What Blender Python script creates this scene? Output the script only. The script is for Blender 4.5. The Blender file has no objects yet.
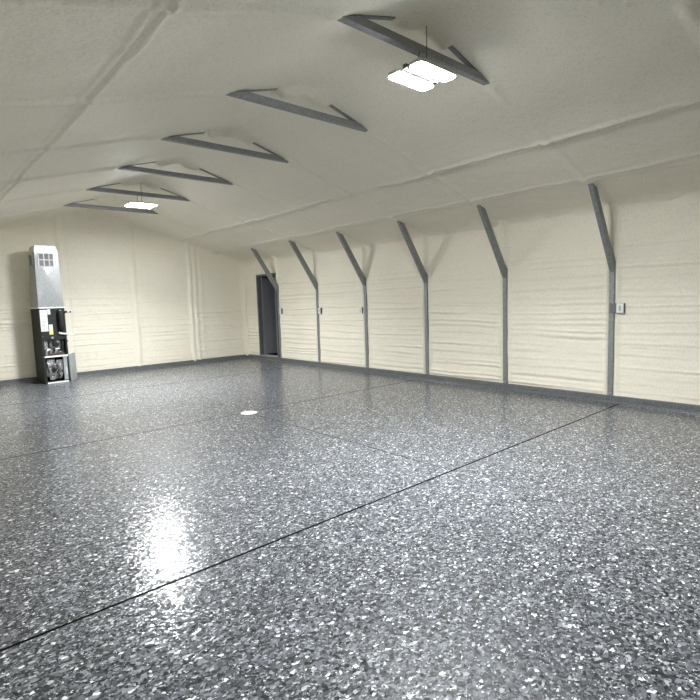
import bpy, bmesh, math, random
import numpy as np
from mathutils import Vector, Matrix

random.seed(7)
S = bpy.context.scene
COL = S.collection
PI = math.pi

# ------------------------------------------------------------------ layout (metres)
XW = 6.761            # face of the wall posts on the right wall
XR = 3.161            # ridge
XL = 2*XR - XW        # left wall, mirror of the right
Y0, SP = 2.6385, 1.524
FR = [Y0 + i*SP for i in range(6)]          # the six frames the photo shows
ALLF = [Y0 + i*SP for i in range(-4, 7)]    # frames under the foam
YB, YF = 11.797, -5.0
RIDGE, SLOPE = 3.522, 0.284
ZT, WT = 3.260, 0.824                       # collar tie underside / half width
ZBEND, ZBR, DXB = 1.7136, 2.6554, 0.648
RAIL = 0.09
def roof(x): return RIDGE - SLOPE*abs(x - XR)

# ------------------------------------------------------------------ object helpers
def link(o, parent=None):
    COL.objects.link(o)
    if parent is not None: o.parent = parent
    return o
def tag(o, label=None, cat=None, group=None, kind=None):
    if label: o['label'] = label
    if cat: o['category'] = cat
    if group: o['group'] = group
    if kind: o['kind'] = kind
    return o
def empty(name, loc=(0,0,0), rz=0):
    o = bpy.data.objects.new(name, None); o.empty_display_size = .1
    o.location = loc; o.rotation_euler = (0,0,rz)
    return link(o)
def obj(name, bm, mat, parent=None, smooth=False, bevel=0):
    bmesh.ops.recalc_face_normals(bm, faces=bm.faces[:])
    me = bpy.data.meshes.new(name); bm.to_mesh(me); bm.free()
    for m in (mat if isinstance(mat, (list, tuple)) else [mat]): me.materials.append(m)
    if smooth:
        for p in me.polygons: p.use_smooth = True
    o = link(bpy.data.objects.new(name, me), parent)
    if bevel:
        b = o.modifiers.new('bevel', 'BEVEL'); b.width = bevel; b.segments = 2; b.limit_method = 'ANGLE'
    return o
def box(bm, x0, x1, y0, y1, z0, z1, mi=0):
    vs = [bm.verts.new(c) for c in ((x0,y0,z0),(x1,y0,z0),(x1,y1,z0),(x0,y1,z0),(x0,y0,z1),(x1,y0,z1),(x1,y1,z1),(x0,y1,z1))]
    for f in ((3,2,1,0),(4,5,6,7),(0,1,5,4),(1,2,6,5),(2,3,7,6),(3,0,4,7)):
        bm.faces.new([vs[i] for i in f]).material_index = mi
def bm_box(*a):
    bm = bmesh.new(); box(bm, *a); return bm
def prism(bm, pts, axis, a, b, mi=0):
    """extrude a polygon given in the two other axes along axis from a to b"""
    def mk(p, t):
        return {0:(t,p[0],p[1]), 1:(p[0],t,p[1]), 2:(p[0],p[1],t)}[axis]
    A = [bm.verts.new(mk(p,a)) for p in pts]; B = [bm.verts.new(mk(p,b)) for p in pts]
    fs = [bm.faces.new(A), bm.faces.new(B[::-1])]
    n = len(pts)
    for i in range(n): fs.append(bm.faces.new((A[i], B[i], B[(i+1)%n], A[(i+1)%n])))
    for f in fs: f.material_index = mi
def beam(bm, p, q, w, h, up=(0,0,1)):
    """box beam from p to q, w across, h along up"""
    p, q = Vector(p), Vector(q); d = (q-p).normalized(); up = Vector(up)
    s = d.cross(up).normalized(); u = s.cross(d).normalized()
    vs = []
    for c in (p, q):
        for a, b in ((-1,-1),(1,-1),(1,1),(-1,1)): vs.append(bm.verts.new(c + s*(a*w/2) + u*(b*h/2)))
    for f in ((0,1,2,3),(7,6,5,4),(0,4,5,1),(1,5,6,2),(2,6,7,3),(3,7,4,0)): bm.faces.new([vs[i] for i in f])
def tube(bm, pts, r, n=12, cap=True):
    pts = [Vector(p) for p in pts]; rings = []
    a = None
    for i, p in enumerate(pts):
        d = (pts[min(i+1,len(pts)-1)] - pts[max(i-1,0)]).normalized()
        if a is None: a = d.orthogonal().normalized()
        a = (a - d*a.dot(d)).normalized(); b = d.cross(a)
        rr = r[i] if isinstance(r, (list, tuple)) else r
        rings.append([bm.verts.new(p + (a*math.cos(t) + b*math.sin(t))*rr) for t in (2*PI*k/n for k in range(n))])
    for i in range(len(rings)-1):
        for k in range(n): bm.faces.new((rings[i][k], rings[i][(k+1)%n], rings[i+1][(k+1)%n], rings[i+1][k]))
    if cap: bm.faces.new(rings[0][::-1]); bm.faces.new(rings[-1])
def bm_tube(*a, **k):
    bm = bmesh.new(); tube(bm, *a, **k); return bm
def arc(c, r, a0, a1, n, plane='xz'):
    out = []
    for i in range(n+1):
        t = a0 + (a1-a0)*i/n; u, v = r*math.cos(t), r*math.sin(t)
        out.append({'xz':(c[0]+u,c[1],c[2]+v), 'yz':(c[0],c[1]+u,c[2]+v), 'xy':(c[0]+u,c[1]+v,c[2])}[plane])
    return out

# ------------------------------------------------------------------ materials
def new_mat(name):
    m = bpy.data.materials.new(name); m.use_nodes = True
    nt = m.node_tree; return m, nt, nt.nodes['Principled BSDF']
def simple(name, col, rough=.5, metal=0., spec=.5, noise=0., nscale=8., emis=0., coat=0.):
    m, nt, b = new_mat(name)
    b.inputs['Base Color'].default_value = (*col, 1); b.inputs['Roughness'].default_value = rough
    b.inputs['Metallic'].default_value = metal; b.inputs['Specular IOR Level'].default_value = spec
    b.inputs['Coat Weight'].default_value = coat
    if noise:
        tc = nt.nodes.new('ShaderNodeTexCoord'); n = nt.nodes.new('ShaderNodeTexNoise')
        n.inputs['Scale'].default_value = nscale; n.inputs['Detail'].default_value = 5
        nt.links.new(tc.outputs['Object'], n.inputs['Vector'])
        r = nt.nodes.new('ShaderNodeValToRGB')
        r.color_ramp.elements[0].position = .3; r.color_ramp.elements[1].position = .7
        r.color_ramp.elements[0].color = (*[c*(1-noise) for c in col], 1)
        r.color_ramp.elements[1].color = (*[min(1, c*(1+noise)) for c in col], 1)
        nt.links.new(n.outputs['Fac'], r.inputs['Fac']); nt.links.new(r.outputs['Color'], b.inputs['Base Color'])
    if emis:
        b.inputs['Emission Color'].default_value = (.955, .98, 1, 1); b.inputs['Emission Strength'].default_value = emis
    return m

def foam_mat(name, bump=1.0):
    m, nt, b = new_mat(name); L = nt.links.new; N = nt.nodes.new
    tc = N('ShaderNodeTexCoord')
    n1 = N('ShaderNodeTexNoise'); n1.inputs['Scale'].default_value = .9; n1.inputs['Detail'].default_value = 5; n1.inputs['Roughness'].default_value = .6
    L(tc.outputs['Object'], n1.inputs['Vector'])
    r1 = N('ShaderNodeValToRGB'); e = r1.color_ramp.elements
    e[0].position = .3; e[0].color = (.800, .758, .642, 1); e[1].position = .7; e[1].color = (.860, .812, .690, 1)
    L(n1.outputs['Fac'], r1.inputs['Fac'])
    n2 = N('ShaderNodeTexNoise'); n2.inputs['Scale'].default_value = 55; n2.inputs['Detail'].default_value = 4
    L(tc.outputs['Object'], n2.inputs['Vector'])
    r2 = N('ShaderNodeValToRGB'); e = r2.color_ramp.elements
    e[0].position = .28; e[0].color = (.86,.86,.85,1); e[1].position = .5; e[1].color = (1,1,1,1)
    L(n2.outputs['Fac'], r2.inputs['Fac'])
    mx = N('ShaderNodeMix'); mx.data_type = 'RGBA'; mx.blend_type = 'MULTIPLY'; mx.inputs[0].default_value = 1
    L(r1.outputs['Color'], mx.inputs[6]); L(r2.outputs['Color'], mx.inputs[7]); L(mx.outputs[2], b.inputs['Base Color'])
    b.inputs['Roughness'].default_value = .62; b.inputs['Specular IOR Level'].default_value = .3
    n3 = N('ShaderNodeTexNoise'); n3.inputs['Scale'].default_value = 22; n3.inputs['Detail'].default_value = 6; n3.inputs['Roughness'].default_value = .55
    L(tc.outputs['Object'], n3.inputs['Vector'])
    bp = N('ShaderNodeBump'); bp.inputs['Strength'].default_value = .26*bump; bp.inputs['Distance'].default_value = .02
    L(n3.outputs['Fac'], bp.inputs['Height']); L(bp.outputs['Normal'], b.inputs['Normal'])
    return m

def flake_mat(name):
    """broadcast vinyl flake under a clear glossy resin coat"""
    m, nt, b = new_mat(name); L = nt.links.new; N = nt.nodes.new
    tc = N('ShaderNodeTexCoord')
    wn = N('ShaderNodeTexNoise'); wn.inputs['Scale'].default_value = 45; wn.inputs['Detail'].default_value = 2
    L(tc.outputs['Object'], wn.inputs['Vector'])
    wv = N('ShaderNodeMix'); wv.data_type = 'RGBA'; wv.blend_type = 'ADD'; wv.inputs[0].default_value = .016
    L(tc.outputs['Object'], wv.inputs[6]); L(wn.outputs['Color'], wv.inputs[7])
    def layer(scale, rot, off):
        mp = N('ShaderNodeMapping'); mp.inputs['Rotation'].default_value = (0,0,rot); mp.inputs['Location'].default_value = (off, off*1.7, 0)
        mp.inputs['Scale'].default_value = (1, 1.25, 1)
        L(wv.outputs[2], mp.inputs['Vector'])
        v = N('ShaderNodeTexVoronoi'); v.voronoi_dimensions = '2D'; v.inputs['Scale'].default_value = scale; v.inputs['Randomness'].default_value = 1
        L(mp.outputs['Vector'], v.inputs['Vector'])
        s = N('ShaderNodeSeparateColor'); L(v.outputs['Color'], s.inputs['Color'])
        return s, v
    stops = [(0,(.004,.005,.006)),(.14,(.023,.026,.031)),(.34,(.058,.064,.074)),(.56,(.110,.120,.137)),(.77,(.188,.203,.226)),(.91,(.36,.38,.405)),(.968,(.70,.72,.735))]
    def ramp(sock):
        r = N('ShaderNodeValToRGB'); cr = r.color_ramp; cr.interpolation = 'CONSTANT'
        cr.elements[0].position = 0; cr.elements[0].color = (*stops[0][1],1)
        cr.elements[1].position = stops[1][0]; cr.elements[1].color = (*stops[1][1],1)
        for p, c in stops[2:]:
            q = cr.elements.new(p); q.color = (*c,1)
        L(sock, r.inputs['Fac']); return r.outputs['Color']
    sa, va = layer(60, .4, 0); sb, vb = layer(92, 1.3, 3.1); sc_, vc = layer(150, 2.2, 7.7)
    def over(base, top, fac, t):
        g = N('ShaderNodeMath'); g.operation = 'GREATER_THAN'; g.inputs[1].default_value = t; L(fac, g.inputs[0])
        x = N('ShaderNodeMix'); x.data_type = 'RGBA'; L(g.outputs[0], x.inputs[0]); L(base, x.inputs[6]); L(top, x.inputs[7]); return x.outputs[2]
    c = over(ramp(sc_.outputs[0]), ramp(sb.outputs[0]), sb.outputs[1], .42)
    c = over(c, ramp(sa.outputs[0]), sa.outputs[1], .62)
    L(c, b.inputs['Base Color'])
    b.inputs['Roughness'].default_value = .45
    b.inputs['Specular IOR Level'].default_value = .2
    b.inputs['Coat Weight'].default_value = .66; b.inputs['Coat Roughness'].default_value = .11; b.inputs['Coat IOR'].default_value = 1.5
    # resin lies over the flakes in a low orange-peel relief
    n = N('ShaderNodeTexNoise'); n.inputs['Scale'].default_value = 26; n.inputs['Detail'].default_value = 3
    L(tc.outputs['Object'], n.inputs['Vector'])
    ad = N('ShaderNodeMath'); ad.operation = 'MULTIPLY_ADD'; ad.inputs[1].default_value = .22
    L(sb.outputs[2], ad.inputs[0]); L(n.outputs['Fac'], ad.inputs[2])
    # every flake lies at its own slight tilt
    def tilt(voro, k):
        a = N('ShaderNodeVectorMath'); a.operation = 'SUBTRACT'; a.inputs[1].default_value = (.5,.5,.5); L(voro.outputs['Color'], a.inputs[0])
        c_ = N('ShaderNodeVectorMath'); c_.operation = 'MULTIPLY'; c_.inputs[1].default_value = (k,k,0); L(a.outputs[0], c_.inputs[0])
        return c_.outputs[0]
    def bumped(strength, k):
        bp = N('ShaderNodeBump'); bp.inputs['Strength'].default_value = strength; bp.inputs['Distance'].default_value = .02
        L(n.outputs['Fac'], bp.inputs['Height'])
        a = N('ShaderNodeVectorMath'); a.operation = 'ADD'; L(bp.outputs['Normal'], a.inputs[0]); L(tilt(va, k), a.inputs[1])
        c_ = N('ShaderNodeVectorMath'); c_.operation = 'ADD'; L(a.outputs[0], c_.inputs[0]); L(tilt(vb, k), c_.inputs[1])
        z = N('ShaderNodeVectorMath'); z.operation = 'NORMALIZE'; L(c_.outputs[0], z.inputs[0]); return z.outputs[0]
    L(bumped(.14, .068), b.inputs['Coat Normal']); L(bumped(.22, .16), b.inputs['Normal'])
    return m

FOAM = foam_mat('cream spray foam')
FLAKE = flake_mat('grey flake resin floor')
JOINT = simple('black joint', (.008,.008,.009), .8)
CURB = simple('dark grey rail', (.115,.12,.125), .35, noise=.35, nscale=60)
GALV = simple('galvanized tube', (.29,.30,.305), .55, metal=.6, noise=.18, nscale=30)
DOORG = simple('grey door paint', (.20,.20,.215), .45, noise=.06, nscale=5)
JAMB = simple('dark grey frame', (.115,.12,.13), .45)
SILL = simple('aluminium sill', (.55,.55,.53), .4, metal=.5)
NIGHT = simple('dark yard', (.012,.012,.012), .95)
WHITE = simple('white plastic', (.80,.80,.78), .4)
GREYP = simple('grey moulded insert', (.50,.49,.50), .5)
BOXM = simple('box steel', (.10,.10,.10), .45, metal=.5)
BRK = simple('bracket steel', (.17,.175,.18), .45, metal=.5)
LAMP = simple('lit diffuser', (.9,.9,.9), .4, emis=228)
LAMPB = simple('lamp body', (.55,.55,.55), .4, metal=.3)
WIRE = simple('dark wire', (.10,.10,.10), .5, metal=.6)
CASE = simple('charcoal furnace steel', (.022,.025,.023), .6, spec=.25, noise=.15, nscale=12)
CASEIN = simple('bare casing steel', (.36,.37,.38), .4, metal=.7, noise=.2, nscale=15)
SHEET = simple('galvanized sheet', (.44,.46,.47), .36, metal=.72, noise=.10, nscale=26)
PAPER = simple('label paper', (.76,.76,.79), .6)
INK = simple('label print', (.32,.32,.36), .7)
YEL = simple('yellow label', (.80,.78,.22), .6)
RUBB = simple('black pipe insulation', (.012,.012,.013), .75)
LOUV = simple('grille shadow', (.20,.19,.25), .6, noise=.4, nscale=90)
ALU = simple('bright aluminium', (.70,.70,.70), .28, metal=.9)
BRN = simple('burner steel', (.15,.11,.10), .5, metal=.6)
BLK = simple('black plastic', (.01,.01,.011), .4)
REDW = simple('dull red wire', (.22,.06,.05), .6)
PANEL = simple('grey painted panel', (.32,.34,.34), .45, noise=.08, nscale=10)
EDGE = simple('white painted edge', (.84,.84,.84), .4)

# ------------------------------------------------------------------ foam surfaces
def vnoise(u, v, seed):
    u = np.asarray(u, float); v = np.asarray(v, float)
    iu = np.floor(u).astype(np.int64); iv = np.floor(v).astype(np.int64)
    fu, fv = u-iu, v-iv; fu = fu*fu*(3-2*fu); fv = fv*fv*(3-2*fv)
    def h(a, b):
        x = (a*374761393 + b*668265263 + seed*2147483647) & 0xffffffff
        x = ((x ^ (x >> 13))*1274126177) & 0xffffffff
        return ((x ^ (x >> 16)) & 0xffff)/65535.
    return (h(iu,iv)*(1-fu)+h(iu+1,iv)*fu)*(1-fv) + (h(iu,iv+1)*(1-fu)+h(iu+1,iv+1)*fu)*fv
def fbm(u, v, seed, o=4):
    s, a, t = 0, 1., 0
    for k in range(o): s = s + a*(vnoise(u*2**k, v*2**k, seed+k*17)-.5); t += a; a *= .5
    return s/t*2
def gs(d, w): return np.exp(-(d/w)**2)

def grid_object(name, P, keep=None, thick=.10, flip=False):
    """P: (n, m, 3) grid of points -> one shell mesh"""
    n, m, _ = P.shape
    idx = np.arange(n*m).reshape(n, m)
    q = np.stack([idx[:-1,:-1], idx[1:,:-1], idx[1:,1:], idx[:-1,1:]], -1)
    if flip: q = q[..., ::-1]
    if keep is not None: q = q[keep]
    q = q.reshape(-1, 4)
    me = bpy.data.meshes.new(name)
    me.vertices.add(n*m); me.vertices.foreach_set('co', P.reshape(-1).astype(np.float32))
    me.loops.add(q.size); me.loops.foreach_set('vertex_index', q.reshape(-1).astype(np.int32))
    me.polygons.add(len(q)); me.polygons.foreach_set('loop_start', np.arange(0, q.size, 4, dtype=np.int32))
    me.polygons.foreach_set('use_smooth', np.ones(len(q), bool))
    me.materials.append(FOAM); me.update(calc_edges=True); me.validate()
    bm = bmesh.new(); bm.from_mesh(me)
    lone = [v for v in bm.verts if not v.link_faces]
    if lone: bmesh.ops.delete(bm, geom=lone, context='VERTS')
    bm.to_mesh(me); bm.free()
    o = link(bpy.data.objects.new(name, me))
    s = o.modifiers.new('shell', 'SOLIDIFY'); s.thickness = thick; s.offset = -1
    return tag(o, kind='structure')

def ripples(u, z, edges, seed, ztop, amp):
    """horizontal foam passes, one set per bay; u runs along the wall"""
    rng = np.random.RandomState(seed); d = np.zeros_like(u)
    for a, b in zip(edges[:-1], edges[1:]):
        m = ((u >= a) & (u < b)).astype(float)
        edge = np.clip((u-a)/.12, 0, 1)*np.clip((b-u)/.12, 0, 1)
        zc = .12 + rng.rand()*.08
        while zc < ztop:
            tilt = rng.uniform(-.02, .02); A = amp*rng.uniform(.3, 1.1)*(1.0 if zc < 1.35 else .55)*(1 if zc < 1.9 else .5)
            wob = .018*fbm(u*1.6, u*0+zc*5, seed+3) + .006*fbm(u*9, u*0+zc*9, seed+5)
            zz = z - (zc + tilt*(u-a) + wob)
            mod = np.clip(.75 + 1.3*fbm(u*1.3, u*0+zc*7, seed+9), .05, 1.5)
            w = rng.uniform(.009, .021)
            d += m*edge*A*mod*(gs(zz, w*1.3) - .55*gs(zz+w*2.0, w*.9) + .5*gs(zz-.05, .05))
            zc += rng.uniform(.055, .15)
    return d

# right wall ----------------------------------------------------------------
DY0, DY1, DZ = 10.297, 11.165, 2.125        # rough opening of the side door
ys = np.concatenate([np.arange(YF, DY0-.01, .02), np.array([DY0]), np.arange(DY0+.028, DY1-.01, .028), np.array([DY1]), np.arange(DY1+.028, YB+.06, .028)])
zs = np.unique(np.round(np.concatenate([np.arange(RAIL-.03, DZ-.005, .0125), np.array([DZ]), np.arange(DZ+.0125, roof(XW)+.03, .0125)]), 5))
Yg, Zg = np.meshgrid(ys, zs, indexing='ij')
d = ripples(Yg, Zg, ALLF + [YB+.2], 11, 2.3, .0130)
d += .011*fbm(Yg*1.4, Zg*2.2, 21) + .0035*fbm(Yg*7, Zg*9, 22)
for i, y in enumerate(ALLF):
    t = np.abs(Yg-y); nz = .55 + .9*vnoise(Zg*7+i*5, (Yg > y)*3.7, 31+i)
    up = np.clip((Zg-1.80)/.16, 0, 1)
    d += (1-up)*.020*gs(t-.068, .022)*nz
    d += up*(.060*gs(t, .045)*(1+.25*fbm(Zg*6, Yg*6, 41+i)) + .010*gs(t, .13))
    if i >= 4: d = np.where((t < .037) & (Zg < 1.82), -.035, d)
cove = np.clip(roof(XW)-Zg, 0, 1); d += .075*np.exp(-cove/.055)*(1+.5*fbm(Yg*3, Zg*2, 51))
near = ((Yg > DY0-.05) & (Yg < DY1+.05) & (Zg < DZ+.05)); d = np.where(near, d*.35, d)
d += .05*np.exp(-np.clip(YB-Yg, 0, 9)/.05)*(1+.5*fbm(Zg*5, Yg*5, 53))
P = np.stack([XW+.020-d, Yg, Zg], -1)
yc, zc = (ys[:-1]+ys[1:])/2, (zs[:-1]+zs[1:])/2
keep = ~((yc[:,None] > DY0) & (yc[:,None] < DY1) & (zc[None,:] < DZ))
grid_object('wall_right', P, keep, .11, flip=True)

# back wall -----------------------------------------------------------------
COLS = [-.30, 1.12, 2.53, 3.96, 5.30, 6.72]
xs = np.arange(XL-.15, XW+.13, .025); ts = np.linspace(0, 1, 270)
Xg, Tg = np.meshgrid(xs, ts, indexing='ij')
rx = RIDGE - SLOPE*np.abs(Xg-XR)
Zg = (RAIL-.03) + Tg*(rx+.05-RAIL+.03)
d = ripples(Xg, Zg, [-.6]+COLS+[7.2], 77, 2.9, .0110)
d += .012*fbm(Xg*1.3, Zg*2, 81) + .0035*fbm(Xg*7, Zg*9, 82)
for i, x in enumerate(COLS):
    wob = .02*fbm(Zg*1.5, Zg*0, 90+i)
    if abs(x-5.30) < .01:                   # the doubled column with a groove
        for xx, a in ((5.27, .036), (5.40, .028), (5.55, .012)):
            d += a*gs(Xg-xx-wob, .045)*(.7+.6*vnoise(Zg*4, Zg*0, 95))
    else:
        d += .028*gs(Xg-x-wob, .05)*(.6+.8*vnoise(Zg*4+i*3, Zg*0, 97+i)) - .010*gs(Xg-x-.09-wob, .03)
d += .05*np.exp(-np.clip(XW-Xg, 0, 9)/.06)*(1+.5*fbm(Zg*5, Xg*5, 99))
d += .06*np.exp(-np.clip(rx-Zg, 0, 9)/.05)*(1+.6*fbm(Xg*3, Zg, 98))
grid_object('wall_back', np.stack([Xg, YB-d, Zg], -1), None, .11)

# left and front walls (behind and beside the photographer) ------------------
ys = np.arange(YF-.1, YB+.1, .05); zs = np.arange(RAIL-.03, roof(XL)+.03, .02)
Yg, Zg = np.meshgrid(ys, zs, indexing='ij')
d = ripples(Yg, Zg, ALLF + [YB+.2], 13, 2.3, .009) + .011*fbm(Yg*1.4, Zg*2.2, 23)
for y in ALLF: d += .035*gs(Yg-y, .05)
grid_object('wall_left', np.stack([XL-.016+d, Yg, Zg], -1), None, .11)
xs = np.arange(XL-.15, XW+.13, .06); ts = np.linspace(0, 1, 120)
Xg, Tg = np.meshgrid(xs, ts, indexing='ij'); rx = RIDGE - SLOPE*np.abs(Xg-XR)
Zg = (RAIL-.03) + Tg*(rx+.05-RAIL+.03)
d = .012*fbm(Xg*1.3, Zg*2, 84)
grid_object('wall_front', np.stack([Xg, YF+d, Zg], -1), None, .11, flip=True)

# ceiling -------------------------------------------------------------------
xs = np.arange(XL-.12, XW+.13, .022); ys = np.arange(YF-.1, YB+.12, .028)
Xg, Yg = np.meshgrid(xs, ys, indexing='ij')
s = np.abs(Xg-XR); base = RIDGE - SLOPE*s + .012*np.exp(-(s/.08)**2)*-1
d = .020*fbm(Xg*.9, Yg*.9, 101) + .007*fbm(Xg*3.2, Yg*3.2, 102)
for y in FR: d *= 1 - gs(Yg-y, .25)*np.clip((1.1-s)/.2, 0, 1)
d += .0025*fbm(Xg*11, Yg*11, 103)
for i, y in enumerate(ALLF):                # foam over the rafters
    wob = .02*fbm(s*2.3, s*0+i, 110+i)
    t = Yg - y - wob
    far = np.clip((s-WT-.04)/.16, 0, 1)
    nearp = np.clip((.33-s)/.08, 0, 1)*(1+.5*fbm(Xg*7, Yg*7, 119))
    mod = .5 + .9*vnoise(s*2.2+i*9, (Xg > XR)*5.0+i, 120+i)
    left = np.where(Xg < XR, .85, .55)      # thicker coat on the left slope
    d += far*left*mod*(.028*gs(t, .045) - .013*gs(t-.075, .018) - .010*gs(t+.075, .018))
    d += nearp*.070*gs(t, .095)
    d += .030*gs(s-WT-.07, .10)*gs(t, .075)*(1+.5*fbm(Xg*8, Yg*8, 121+i))
def purlin(s0, sd, A, w, side, dbl=0):
    global d
    wob = .035*fbm(Yg*.9, Yg*0+sd, 130+sd) + .010*fbm(Yg*6, Yg*0+sd, 131+sd)
    t = np.where((Xg > XR) == (side > 0), s-s0-wob, 9.)
    mod = .55+.8*vnoise(Yg*2.3, Yg*0+sd, 140+sd)
    d += 1.0*A*mod*(gs(t, w) - .5*gs(t-2.1*w, w*.8) + .2*gs(t+.07, .08))
    if dbl: d += A*.6*mod*(gs(t-dbl, w*.8) - .4*gs(t-dbl-1.8*w, w*.7))
purlin(1.90, 1, .030, .020, 1, .075); purlin(2.78, 2, .026, .022, 1, .10)
purlin(1.98, 3, .018, .016, -1, .085); purlin(2.80, 4, .024, .024, -1, .10)
for s0 in (1.92, 2.82):
    tr = np.where(Xg > XR, s-s0, 9.)
    d += .014*np.clip(fbm(Xg*10, Yg*8, 152), -.3, 1)*gs(tr, .07)
# lumps and gouges along the left seam
tl = np.where(Xg < XR, s-2.03, 9.)
d += .022*np.clip(fbm(Xg*11, Yg*9, 150)-.2, 0, 1)*gs(tl, .07) - .03*np.clip(-fbm(Xg*9, Yg*7, 151)-.3, 0, 1)*gs(tl, .06)
sw = XW - XR; d += .06*np.exp(-np.clip(sw-s, 0, 9)/.06)
d += .05*np.exp(-np.clip(YB-Yg, 0, 9)/.05)
grid_object('ceiling', np.stack([Xg, Yg, base-d], -1), None, .10, flip=True)

# floor ---------------------------------------------------------------------
JY = [2.505-2*3.319, 2.505-3.319, 2.505, 5.824, 9.143]; JX = XR+.115
bm = bmesh.new(); g = .0085
ye = [YF-.1] + JY + [YB+.1]; xe = [XL-.1, JX, XW+.05]
for i in range(len(ye)-1):
    y0, y1 = ye[i]+(g if i else 0), ye[i+1]-(g if i < len(ye)-2 else 0)
    if i == 3:                              # only this bay carries the lengthwise saw cut
        box(bm, xe[0], JX-.0035, y0, y1, -.08, 0); box(bm, JX+.0035, xe[2], y0, y1, -.08, 0)
    else: box(bm, xe[0], xe[2], y0, y1, -.08, 0)
box(bm, XL-.1, XW+.05, YF-.1, YB+.1, -.14, -.012, 1)
bm.normal_update()
for f_ in bm.faces:                         # saw-cut sides are bare, only the top is coated
    if abs(f_.normal.z) < .5: f_.material_index = 1
tag(obj('floor', bm, [FLAKE, JOINT]), kind='structure')
tag(obj('exterior_ground', bm_box(XW+.05, XW+3, 9.3, 12.6, -.30, -.12), NIGHT), kind='structure')

# base rails with the coated lip
def rail(name, a, b, side):
    bm = bmesh.new()
    if side == 'r':
        for y0, y1 in a:
            prism(bm, [(XW+.10, 0), (XW-.040, 0), (XW-.036, .016), (XW-.022, .020), (XW-.018, RAIL-.012), (XW-.006, RAIL), (XW+.10, RAIL)], 1, y0, y1)
    elif side == 'b':
        prism(bm, [(YB+.08, 0), (YB-.050, 0), (YB-.046, .016), (YB-.032, .020), (YB-.028, RAIL-.012), (YB-.016, RAIL), (YB+.08, RAIL)], 0, XL-.05, XW)
    elif side == 'l': box(bm, XL-.1, XL+.03, YF, YB, 0, RAIL)
    else: box(bm, XL, XW, YF-.08, YF+.05, 0, RAIL)
    return tag(obj(name, bm, CURB), kind='structure')
rail('baseboard_right', [(YF, YB)], None, 'r'); rail('baseboard_back', 0, 0, 'b')
rail('baseboard_left', 0, 0, 'l'); rail('baseboard_front', 0, 0, 'f')

# side door, leaf swung out into the dark -----------------------------------
dr = tag(empty('door_1', (XW, (DY0+DY1)/2, RAIL)), kind='structure')
cy = (DY0+DY1)/2
bm = bmesh.new()
box(bm, -.025, .075, DY0-cy, DY0+.045-cy, 0, DZ-RAIL); box(bm, -.025, .075, DY1-.045-cy, DY1-cy, 0, DZ-RAIL)
box(bm, -.025, .075, DY0-cy, DY1-cy, DZ-RAIL-.045, DZ-RAIL)
box(bm, .03, .045, DY1-.055-cy, DY1-.045-cy, 0, DZ-RAIL-.045); box(bm, .03, .045, DY0+.045-cy, DY0+.055-cy, 0, DZ-RAIL-.045)
obj('door_frame', bm, JAMB, dr, bevel=.003)
obj('threshold', bm_box(-.025, .125, DY0+.045-cy, DY1-.045-cy, .001, .022), SILL, dr)
leaf = bpy.data.objects.new('door_leaf', None); link(leaf, dr); leaf.empty_display_size = .1
leaf.location = (.082, DY1-.05-cy, 0); leaf.rotation_euler = (0, 0, math.radians(2))
LW, LH = .755, DZ-RAIL-.06
obj('door_skin', bm_box(0, LW, -.043, 0, .035, LH), DOORG, leaf, bevel=.002)
for z in (.25, .98, 1.72):
    bm = bm_tube([(-.004, -.046, z-.05), (-.004, -.046, z+.05)], .007, 10); box(bm, -.004, .03, -.048, -.042, z-.05, z+.05)
    obj('hinge', bm, GALV, leaf)
bm = bm_tube([(LW-.07, -.044, .93), (LW-.07, -.095, .93), (LW-.09, -.105, .93), (LW-.19, -.105, .93)], .010, 10); tube(bm, [(LW-.07, -.042, .93), (LW-.07, -.052, .93)], .03, 16)
obj('door_handle', bm, ALU, leaf, smooth=False)

# ------------------------------------------------------------------ wall posts with knee braces
POSTG = 'galvanized posts along the right wall'
post_labels = [
 'largest galvanized wall post with knee brace, at the far right beside the white-plated box',
 'second galvanized wall post with knee brace from the right, no box beside it',
 'third galvanized wall post with knee brace from the right end of the row',
 'fourth wall post with knee brace from the right, a small box on its far side',
 'wall post next to the one at the doorway, a small box on its near side',
 'farthest wall post, its knee brace crossing the top of the dark doorway']
for i, y in enumerate(FR):
    r = tag(empty('wall_post', (XW, y, RAIL)), post_labels[i], 'post', POSTG)
    bm = bmesh.new(); w = .032
    box(bm, 0, .064, -w, w, 0, 2.30-RAIL)
    obj('post', bm, GALV, r, bevel=.004)
    bm = bmesh.new(); w = .0285
    # flat-ended channel brace from the post face up to the rafter
    a = Vector((.0, 0, ZBEND-RAIL)); b = Vector((-DXB, 0, ZBR+.05-RAIL)); dv = (b-a).normalized()
    prism(bm, [(a.x+.045, a.z-.035), (a.x-.002, a.z-.045), (b.x-.02, b.z-.03), (b.x-.02, b.z+.03), (b.x+.05, b.z+.03), (a.x+.045, a.z+.06)], 1, -w, w)
    obj('knee_brace', bm, GALV, r, bevel=.004)
    for yy, zz in ((.012, .02), (-.012, .035)):
        obj('screw', bm_tube([(.002, yy, zz), (-.006, yy, zz)], .006, 8), ALU, r)

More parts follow.
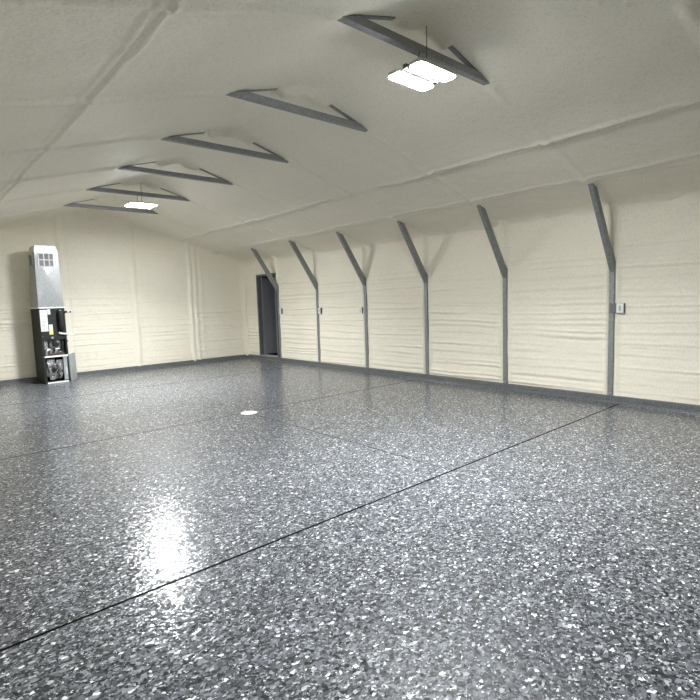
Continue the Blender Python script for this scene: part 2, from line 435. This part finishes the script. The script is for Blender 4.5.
# ------------------------------------------------------------------ roof trusses (collar tie + the bare rafter lengths)
TG = 'galvanized collar-tie trusses under the ridge'
truss_labels = [
 'largest and nearest galvanized roof truss, with the twin-panel light hung from its middle',
 'second nearest bare galvanized roof truss on the foam ceiling, no light on it',
 'third nearest galvanized roof truss, midway along the ridge, no light on it',
 'bare galvanized roof truss just in front of the one carrying the far light',
 'roof truss with the small far light hung from its middle',
 'farthest roof truss, close to the back wall behind the small far light']
for i, y in enumerate(FR):
    r = tag(empty('roof_truss', (XR, y, ZT)), truss_labels[i], 'roof truss', TG)
    bm = bmesh.new(); w = .030
    prism(bm, [(-WT-.04, 0), (WT+.04, 0), (WT-.15, .060), (-WT+.15, .060)], 1, -w, w)
    obj('collar_tie', bm, GALV, r, bevel=.003)
    for sgn in (-1, 1):
        bm = bmesh.new(); rel = -.008; w = .022
        def zr(s): return RIDGE - SLOPE*s - ZT + rel
        prism(bm, [(sgn*.03, zr(.03)), (sgn*(WT-.03), zr(WT-.03)), (sgn*(WT-.03), zr(WT-.03)+.066), (sgn*.03, zr(.03)+.066)], 1, -w, w)
        obj('rafter', bm, GALV, r, bevel=.003)

# ------------------------------------------------------------------ hanging lights
def rounded(cx, cy, lx, ly, r, n=6):
    out = []
    for sx, sy, a0 in ((1,1,0), (-1,1,PI/2), (-1,-1,PI), (1,-1,1.5*PI)):
        for k in range(n+1):
            t = a0 + PI/2*k/n; out.append((cx+sx*(lx/2-r)+r*math.cos(t), cy+sy*(ly/2-r)+r*math.sin(t)))
    return out
def make_light(y, label):
    z0 = 3.10
    r = tag(empty('hanging_light', (XR-.02, y, z0)), label, 'ceiling light', 'twin-panel lights hung under the ridge')
    for sy in (-1, 1):
        pn = link(bpy.data.objects.new('light_panel', None), r); pn.location = (0, sy*.108, 0); pn.empty_display_size = .05
        pn.rotation_euler = (0, 0, 0)
        bm = bmesh.new(); prism(bm, rounded(0, 0, .43, .136, .042), 2, .004, .032); obj('panel_housing', bm, LAMPB, pn, bevel=.003)
        # shallow bulged diffuser
        bm = bmesh.new(); rings = []
        for ins, zz in ((0.004, .005), (.005, .0005), (.012, -.0025), (.035, -.004)):
            rings.append([bm.verts.new((px, py, zz)) for px, py in rounded(0, 0, .43-2*ins, .136-2*ins, max(.042-ins, .006))])
        for a, b in zip(rings[:-1], rings[1:]):
            n = len(a)
            for k in range(n): bm.faces.new((a[k], a[(k+1)%n], b[(k+1)%n], b[k]))
        bm.faces.new(rings[-1]); bm.faces.new(rings[0][::-1])
        obj('diffuser', bm, LAMP, pn, smooth=False)
        ld_ = bpy.data.lights.new('lamp_beam', 'AREA'); ld_.shape = 'RECTANGLE'; ld_.size = .42; ld_.size_y = .115
        ld_.energy = 32; ld_.spread = math.radians(135); ld_.color = (.955, .98, 1)
        lo = link(bpy.data.objects.new('lamp_beam', ld_), pn); lo.location = (0, 0, -.006)
    bm = bmesh.new(); box(bm, -.20, .20, -.016, .016, .012, .046); box(bm, .13, .17, -.02, .02, -.008, .02)
    obj('crossbar', bm, BOXM, r, bevel=.004)
    bm = bmesh.new()
    tube(bm, [(.0, -.045, .046), (.0, -.050, .20), (.004, -.047, .34), (0, -.045, roof(XR)-z0+.02)], .0035, 6)
    obj('suspension_wire', bm, WIRE, r)
    bm = bmesh.new(); tube(bm, [(-.06, -.01, .04), (-.06, -.012, .10), (-.055, -.03, .165)], .004, 6)
    obj('hook', bm, WIRE, r)
    return r
make_light(FR[0], 'large twin-panel light glowing white under the nearest roof truss')
make_light(FR[4], 'small glowing light in the distance, hung under the fifth roof truss near the back wall')

# ------------------------------------------------------------------ electrical boxes along the right wall
def make_box(yc_, label, s=1, gap=.0):
    r = tag(empty('electrical_box', (XW+.012, yc_, 1.212)), label, 'electrical box', 'white-plated boxes along the right wall')
    bm = bmesh.new(); box(bm, -.034, .05, -.036, .056, -.062, .062); obj('box_body', bm, BOXM, r, bevel=.004)
    bm = bmesh.new(); box(bm, -.040, -.033, -.031, .055, -.060, .060); obj('cover_plate', bm, WHITE, r, bevel=.003)
    bm = bmesh.new(); box(bm, -.043, -.038, -.003, .027, -.034, .034); obj('switch_insert', bm, GREYP, r, bevel=.002)
    for zz in (-.046, .046): obj('plate_screw', bm_tube([(-.038, .012, zz), (-.042, .012, zz)], .004, 8), ALU, r)
    if gap:
        bm = bm_box(-.024, -.013, .056, .056+gap, -.062, .062); obj('mounting_bracket', bm, BRK, r, bevel=.002)
    return r
make_box(FR[0]-.125, 'white-plated electrical box beside the nearest wall post at the right', gap=.085)
make_box(FR[3]+.10, 'small electrical box on the far side of the fourth wall post from the right')
make_box(FR[4]-.11, 'small electrical box beside the second wall post from the dark doorway')
make_box(FR[5]-.13, 'small electrical box right beside the dark doorway')

# ------------------------------------------------------------------ floor disc
r = tag(empty('floor_cover', (3.272, 5.763, 0)), 'round white cover plate lying flush in the grey flake floor', 'floor cover')
bm = bmesh.new(); tube(bm, [(0,0,.0005), (0,0,.006), (0,0,.009)], [.105, .105, .094], 40); obj('cover_disc', bm, WHITE, r)
bm = bmesh.new(); tube(bm, [(0,0,.009), (0,0,.0105)], .012, 16); obj('centre_screw', bm, ALU, r)

# ------------------------------------------------------------------ furnace
FX, FY = 1.937, 11.10
F = tag(empty('furnace', (FX, FY, 0), math.radians(3)), 'tall dark furnace with silver sheet-metal plenum standing against the back wall', 'furnace')
W, D = .445, .60
t = .012
bm = bmesh.new()
box(bm, 0, t, 0, D, 0, .865); box(bm, W-t, W, 0, D, 0, .865); box(bm, 0, W, D-t, D, 0, .865)
box(bm, 0, W, 0, D, 0, .035); box(bm, 0, W, 0, D, .850, .865)
box(bm, t, .045, 0, .014, .035, .85); box(bm, W-.030, W-t, 0, .014, .035, .85)
obj('cabinet', bm, CASE, F, bevel=.003)
bm = bmesh.new(); box(bm, .045, W-.03, -.004, .010, .004, .030); obj('bottom_edge', bm, EDGE, F)
sh = obj('divider_shelf', bm_box(t, W-t, -.006, D-.02, .520, .534), CASEIN, F)
obj('shelf_edge', bm_box(.03, W-.012, -.014, -.005, .508, .540), EDGE, sh, bevel=.002)
# burner compartment
obj('vestibule_panel', bm_box(.02, W-.02, .20, .215, .534, .85), CASEIN, F)
bm = bmesh.new(); box(bm, .048, .115, .06, .2, .63, .845); box(bm, .155, .215, .12, .2, .60, .84); obj('heat_shield', bm, CASEIN, F, bevel=.003)
im = obj('inducer_housing', bm_tube([(.245, .20, .735), (.245, .10, .735), (.245, .09, .735)], [.10, .10, .09], 28), CASEIN, F)
obj('inducer_motor', bm_tube([(.255, .10, .760), (.255, .03, .760), (.255, .022, .760)], [.052, .052, .040], 24), BLK, im)
obj('motor_cap', bm_tube([(.285, .05, .805), (.285, .018, .805)], .022, 16), ALU, im)
bm = bm_tube([(.075, .05, .545), (.075, .045, .60), (.085, .045, .64), (.12, .05, .655), (.16, .06, .64), (.185, .08, .60)], [.034, .034, .034, .033, .032, .030], 16)
obj('vent_elbow', bm, ALU, F, smooth=True)
gv = obj('gas_valve', bm_box(.225, .315, .03, .12, .600, .672), CASEIN, F, bevel=.006)
obj('valve_knob', bm_tube([(.29, .03, .64), (.29, .012, .64)], .018, 14), BLK, gv)
obj('gas_pipe', bm_tube([(.30, .08, .63), (.36, .07, .63), (.385, .07, .65), (.392, .07, .80), (.43, .07, .80), (.475, .07, .80)], .013, 10), BLK, F, smooth=True)
bm = bmesh.new(); box(bm, .115, .385, .02, .16, .560, .572); box(bm, .115, .385, .018, .024, .572, .592)
br = obj('burner_rack', bm, BRN, F)
for k in range(3): obj('burner', bm_tube([(.15+.085*k, .03, .604), (.15+.085*k, .18, .604)], .014, 12), ALU, br)
# small wires
bm = bmesh.new()
for k in range(5):
    x = .14+.05*k
    tube(bm, [(x, .05, .845), (x+.02, .03, .81), (x-.015, .025, .77), (x+.03, .04, .70), (x+.01, .05, .66)], .004, 6)
obj('wiring', bm, [BLK], F)
# blower compartment
obj('blower_back', bm_box(.02, W-.02, .34, .35, .035, .52), CASE, F)
bh = obj('blower_housing', bm_tube([(.21, .32, .24), (.21, .10, .24)], .165, 36), CASEIN, F)
obj('blower_inlet', bm_tube([(.21, .10, .24), (.21, .088, .24), (.21, .088, .24)], [.12, .105, .05], 30), ALU, bh)
obj('blower_motor', bm_tube([(.21, .12, .24), (.21, .05, .24), (.21, .042, .24)], [.062, .062, .045], 24), BLK, bh)
cb = obj('control_board', bm_box(.075, .205, .045, .055, .30, .47), PANEL, F)
rnd = random.Random(4)
for k in range(8):
    x, z = .08+rnd.random()*.10, .305+rnd.random()*.13
    obj('board_component', bm_box(x, x+.012+.02*rnd.random(), .028+.01*rnd.random(), .046, z, z+.012+.02*rnd.random()), [BLK, ALU, WHITE][k%3], cb)
obj('blower_bracket', bm_box(.235, .35, .05, .058, .25, .45), CASEIN, F)
bm = bmesh.new()
for k in range(9):
    x, z = .07+.028*k, .42-.02*(k%3)
    pts = [(x, .03, z)]
    for q in range(5): pts.append((x+rnd.uniform(-.03,.035), .022+rnd.uniform(0,.03), z-.06*(q+1)))
    tube(bm, pts, .0055, 6)
obj('wire_harness', bm, ALU, F, smooth=True)
bm = bmesh.new()
for k in range(5):
    x, z = .09+.045*k, .40-.03*(k%2)
    pts = [(x, .025, z)]
    for q in range(5): pts.append((x+rnd.uniform(-.03,.035), .02+rnd.uniform(0,.03), z-.058*(q+1)))
    tube(bm, pts, .006, 6)
obj('wire_bundle', bm, BLK, F, smooth=True)
obj('capacitor', bm_tube([(.29, .055, .10), (.315, .055, .20)], .026, 18), ALU, F, smooth=False)
obj('transformer', bm_box(.10, .19, .03, .09, .07, .13), CASEIN, F, bevel=.004)
wp = obj('side_channel', bm_box(.345, .412, -.002, .05, .045, .505), PANEL, F, bevel=.003)
obj('channel_slot', bm_box(.388, .397, -.0035, 0, .16, .30), EDGE, wp)
# coil case
cc = obj('coil_case', bm_box(0, W, 0, D, .866, 1.462), CASE, F, bevel=.004)
bm = bmesh.new(); box(bm, .012, W-.012, -.006, .002, .985, 1.452); obj('access_panel', bm, CASE, cc, bevel=.002)
bm = bmesh.new(); box(bm, .012, W-.012, -.005, .002, .875, .972); obj('lower_panel', bm, CASE, cc, bevel=.002)
for k, x in enumerate((.03, .415)): obj('panel_screw', bm_tube([(x, -.005, .925), (x, -.009, .925)], .006, 8), ALU, cc)
la = obj('rating_label', bm_box(.012, .135, -.0085, -.006, 1.015, 1.425), PAPER, cc); la['label'] = 'tall white printed label'
bm = bmesh.new(); rnd = random.Random(9)
for k in range(34):
    z = 1.408-.0113*k
    if k in (6, 12, 21, 27): continue
    h = .0032 if not 18 <= k <= 26 else .0050
    box(bm, .022+(.01 if k%5 == 0 else 0), .125-rnd.random()*.045, -.0094, -.0084, z-h, z)
obj('label_print', bm, INK, la)
lb = obj('small_label', bm_box(.142, .192, -.0085, -.006, 1.335, 1.435), PAPER, cc); lb['label'] = 'small white label'
bm = bmesh.new()
for k in range(5): box(bm, .148, .186-rnd.random()*.015, -.0094, -.0084, 1.345+.017*k, 1.350+.017*k)
obj('label_print', bm, INK, lb)
lc = obj('warning_label', bm_box(.148, .212, -.0085, -.006, 1.045, 1.142), PAPER, cc); lc['label'] = 'white upper half of the small two-tone label'
bm = bmesh.new()
for k in range(4): box(bm, .154, .204-rnd.random()*.015, -.0094, -.0084, 1.060+.02*k, 1.066+.02*k)
obj('label_print', bm, INK, lc)
ld = obj('caution_label', bm_box(.148, .212, -.0085, -.006, .950, 1.044), YEL, cc); ld['label'] = 'yellow label'
bm = bmesh.new()
for k in range(3): box(bm, .160, .200, -.0094, -.0084, .965+.024*k, .973+.024*k)
obj('label_print', bm, INK, ld)
# refrigerant lines and drain stub
bm = bm_tube([(.345, .0, 1.395), (.345, -.05, 1.39), (.348, -.075, 1.36), (.352, -.08, 1.30), (.356, -.08, 1.15), (.358, -.07, 1.06), (.36, -.03, 1.02), (.36, 0, 1.01)], [.038, .040, .042, .045, .048, .044, .040, .036], 16)
rl = obj('refrigerant_line', bm, RUBB, F, smooth=True)
obj('brass_fitting', bm_tube([(.345, -.085, 1.395), (.345, -.045, 1.39)], .020, 14), ALU, rl)
st = obj('line_stub', bm_tube([(.39, -.03, 1.30), (.41, -.045, 1.345), (.44, -.05, 1.375), (.475, -.05, 1.375)], .022, 14), RUBB, F, smooth=True)
bm = bm_tube([(.470, -.05, 1.376), (.51, -.055, 1.378), (.555, -.06, 1.368)], [.028, .028, .026], 16); obj('pipe_collar', bm, WHITE, st, smooth=True)
obj('pipe_port', bm_tube([(.52, -.083, 1.372), (.52, -.087, 1.372)], .018, 14), BLK, st)
bm = bm_tube([(.315, -.002, .975), (.325, -.03, .965), (.36, -.04, .955), (.45, -.042, .945), (.565, -.045, .930)], [.024, .022, .016, .015, .014], 14)
obj('drain_stub', bm, WHITE, F, smooth=True)
bm = bm_tube([(.19, -.002, .885), (.19, -.016, .885)], .024, 16); obj('drain_plug', bm, ALU, F)
# plenum: tapering sheet-metal box, cross-broken front, bevelled hood
z0, z1, z2 = 1.465, 2.535, 2.640
bm = bmesh.new()
V = {}
def pv(k, c): V[k] = bm.verts.new(c)
xl0, xr0, xl1, xr1 = .004, .441, .014, .408
pv('a', (xl0, .004, z0)); pv('b', (xr0, .004, z0)); pv('c', (xr0, D-.004, z0)); pv('d', (xl0, D-.004, z0))
pv('e', (xl1, .004, z1)); pv('f', (xr1, .004, z1)); pv('g', (xr1, D-.20, z1)); pv('h', (xl1, D-.20, z1))
pv('i', (xl1+.022, .018, z2)); pv('j', (xr1-.035, .018, z2)); pv('k', (xr1-.035, D-.215, z2)); pv('l', (xl1+.022, D-.215, z2))
pv('m', (xr1-.008, .014, z2-.045)); pv('n', (xr1-.008, D-.205, z2-.045))
pv('o', (.205, -.016, 2.08))
for f in ('abo', 'bfo', 'feo', 'eao', 'bcgf', 'cdhg', 'daeh', 'efmji', 'fgnm', 'mnkj', 'ijkl', 'heil', 'ghlkn', 'dcba'):
    bm.faces.new([V[c] for c in f])
pl = obj('plenum', bm, SHEET, F)
obj('drive_cleat', bm_box(-.002, W+.002, -.006, D+.002, 1.452, 1.476), EDGE, pl)
gx0, gx1, gz0, gz1 = .062, .335, 2.235, 2.505
gr = bpy.data.objects.new('supply_grille', None); link(gr, F); gr.empty_display_size = .05
bm = bmesh.new()
for a, b in ((gx0, gx0+.020), (gx0+.092, gx0+.110), (gx0+.180, gx0+.198), (gx1-.020, gx1)): box(bm, a, b, -.020, .004, gz0, gz1)
for a, b in ((gz0, gz0+.020), (gz0+.125, gz0+.143), (gz1-.020, gz1)): box(bm, gx0, gx1, -.0195, .004, a, b)
obj('grille_frame', bm, EDGE, gr)
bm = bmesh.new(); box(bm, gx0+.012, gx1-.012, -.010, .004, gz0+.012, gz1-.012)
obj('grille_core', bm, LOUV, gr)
bm = bmesh.new()
for k in range(14): beam(bm, (gx0+.015, -.013, gz0+.022+.0175*k), (gx1-.015, -.013, gz0+.022+.0175*k), .010, .0025, (0,-.6,.8))
obj('louver', bm, GREYP, gr)
sg = bpy.data.objects.new('side_grille', None); link(sg, F); sg.empty_display_size = .05
bm = bmesh.new()
for a, b in ((.06, .085), (.31, .335)): box(bm, -.008, .025, a, b, 2.25, 2.49)
for a, b in ((2.25, 2.275), (2.465, 2.49)): box(bm, -.008, .025, .06, .335, a, b)
obj('grille_frame', bm, SHEET, sg)
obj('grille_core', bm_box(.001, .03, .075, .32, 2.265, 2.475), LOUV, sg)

# the lift-off access panel left standing beside it
bm = bmesh.new(); box(bm, -.011, .011, 0, .40, 0, .535)
p = obj('access_panel', bm, PANEL, None, bevel=.004)
p.location = (FX+W+.022, FY+.06, .001); p.rotation_euler = (0, math.radians(-1.2), math.radians(-27))
tag(p, 'grey removed access panel standing on the floor at the right of the furnace', 'access panel')

# ------------------------------------------------------------------ world, camera, view
w = bpy.data.worlds.new('night'); S.world = w; w.use_nodes = True
w.node_tree.nodes['Background'].inputs['Color'].default_value = (.002, .0022, .0028, 1)
w.node_tree.nodes['Background'].inputs['Strength'].default_value = 1

f, yaw, pit, rol, h = 505.68, .72059, .098469, -.032654, 1.42335
fw = Vector((math.sin(yaw)*math.cos(pit), math.cos(yaw)*math.cos(pit), -math.sin(pit)))
r0 = Vector((math.cos(yaw), -math.sin(yaw), 0)); u0 = r0.cross(fw)
rt = r0*math.cos(rol) + u0*math.sin(rol); up = -r0*math.sin(rol) + u0*math.cos(rol)
cam = bpy.data.cameras.new('camera'); co = bpy.data.objects.new('camera', cam); link(co)
cam.sensor_fit = 'HORIZONTAL'; cam.sensor_width = 36; cam.lens = f/700*36; cam.clip_start = .05
M = Matrix((rt, up, -fw)).transposed().to_4x4(); M.translation = (0, 0, h); co.matrix_world = M
S.camera = co
S.cycles.max_bounces = 10; S.cycles.diffuse_bounces = 7; S.cycles.caustics_reflective = True
v = S.view_settings; v.view_transform = 'Standard'; v.look = 'None'; v.gamma = 1; v.use_curve_mapping = False
v.exposure = 1.08
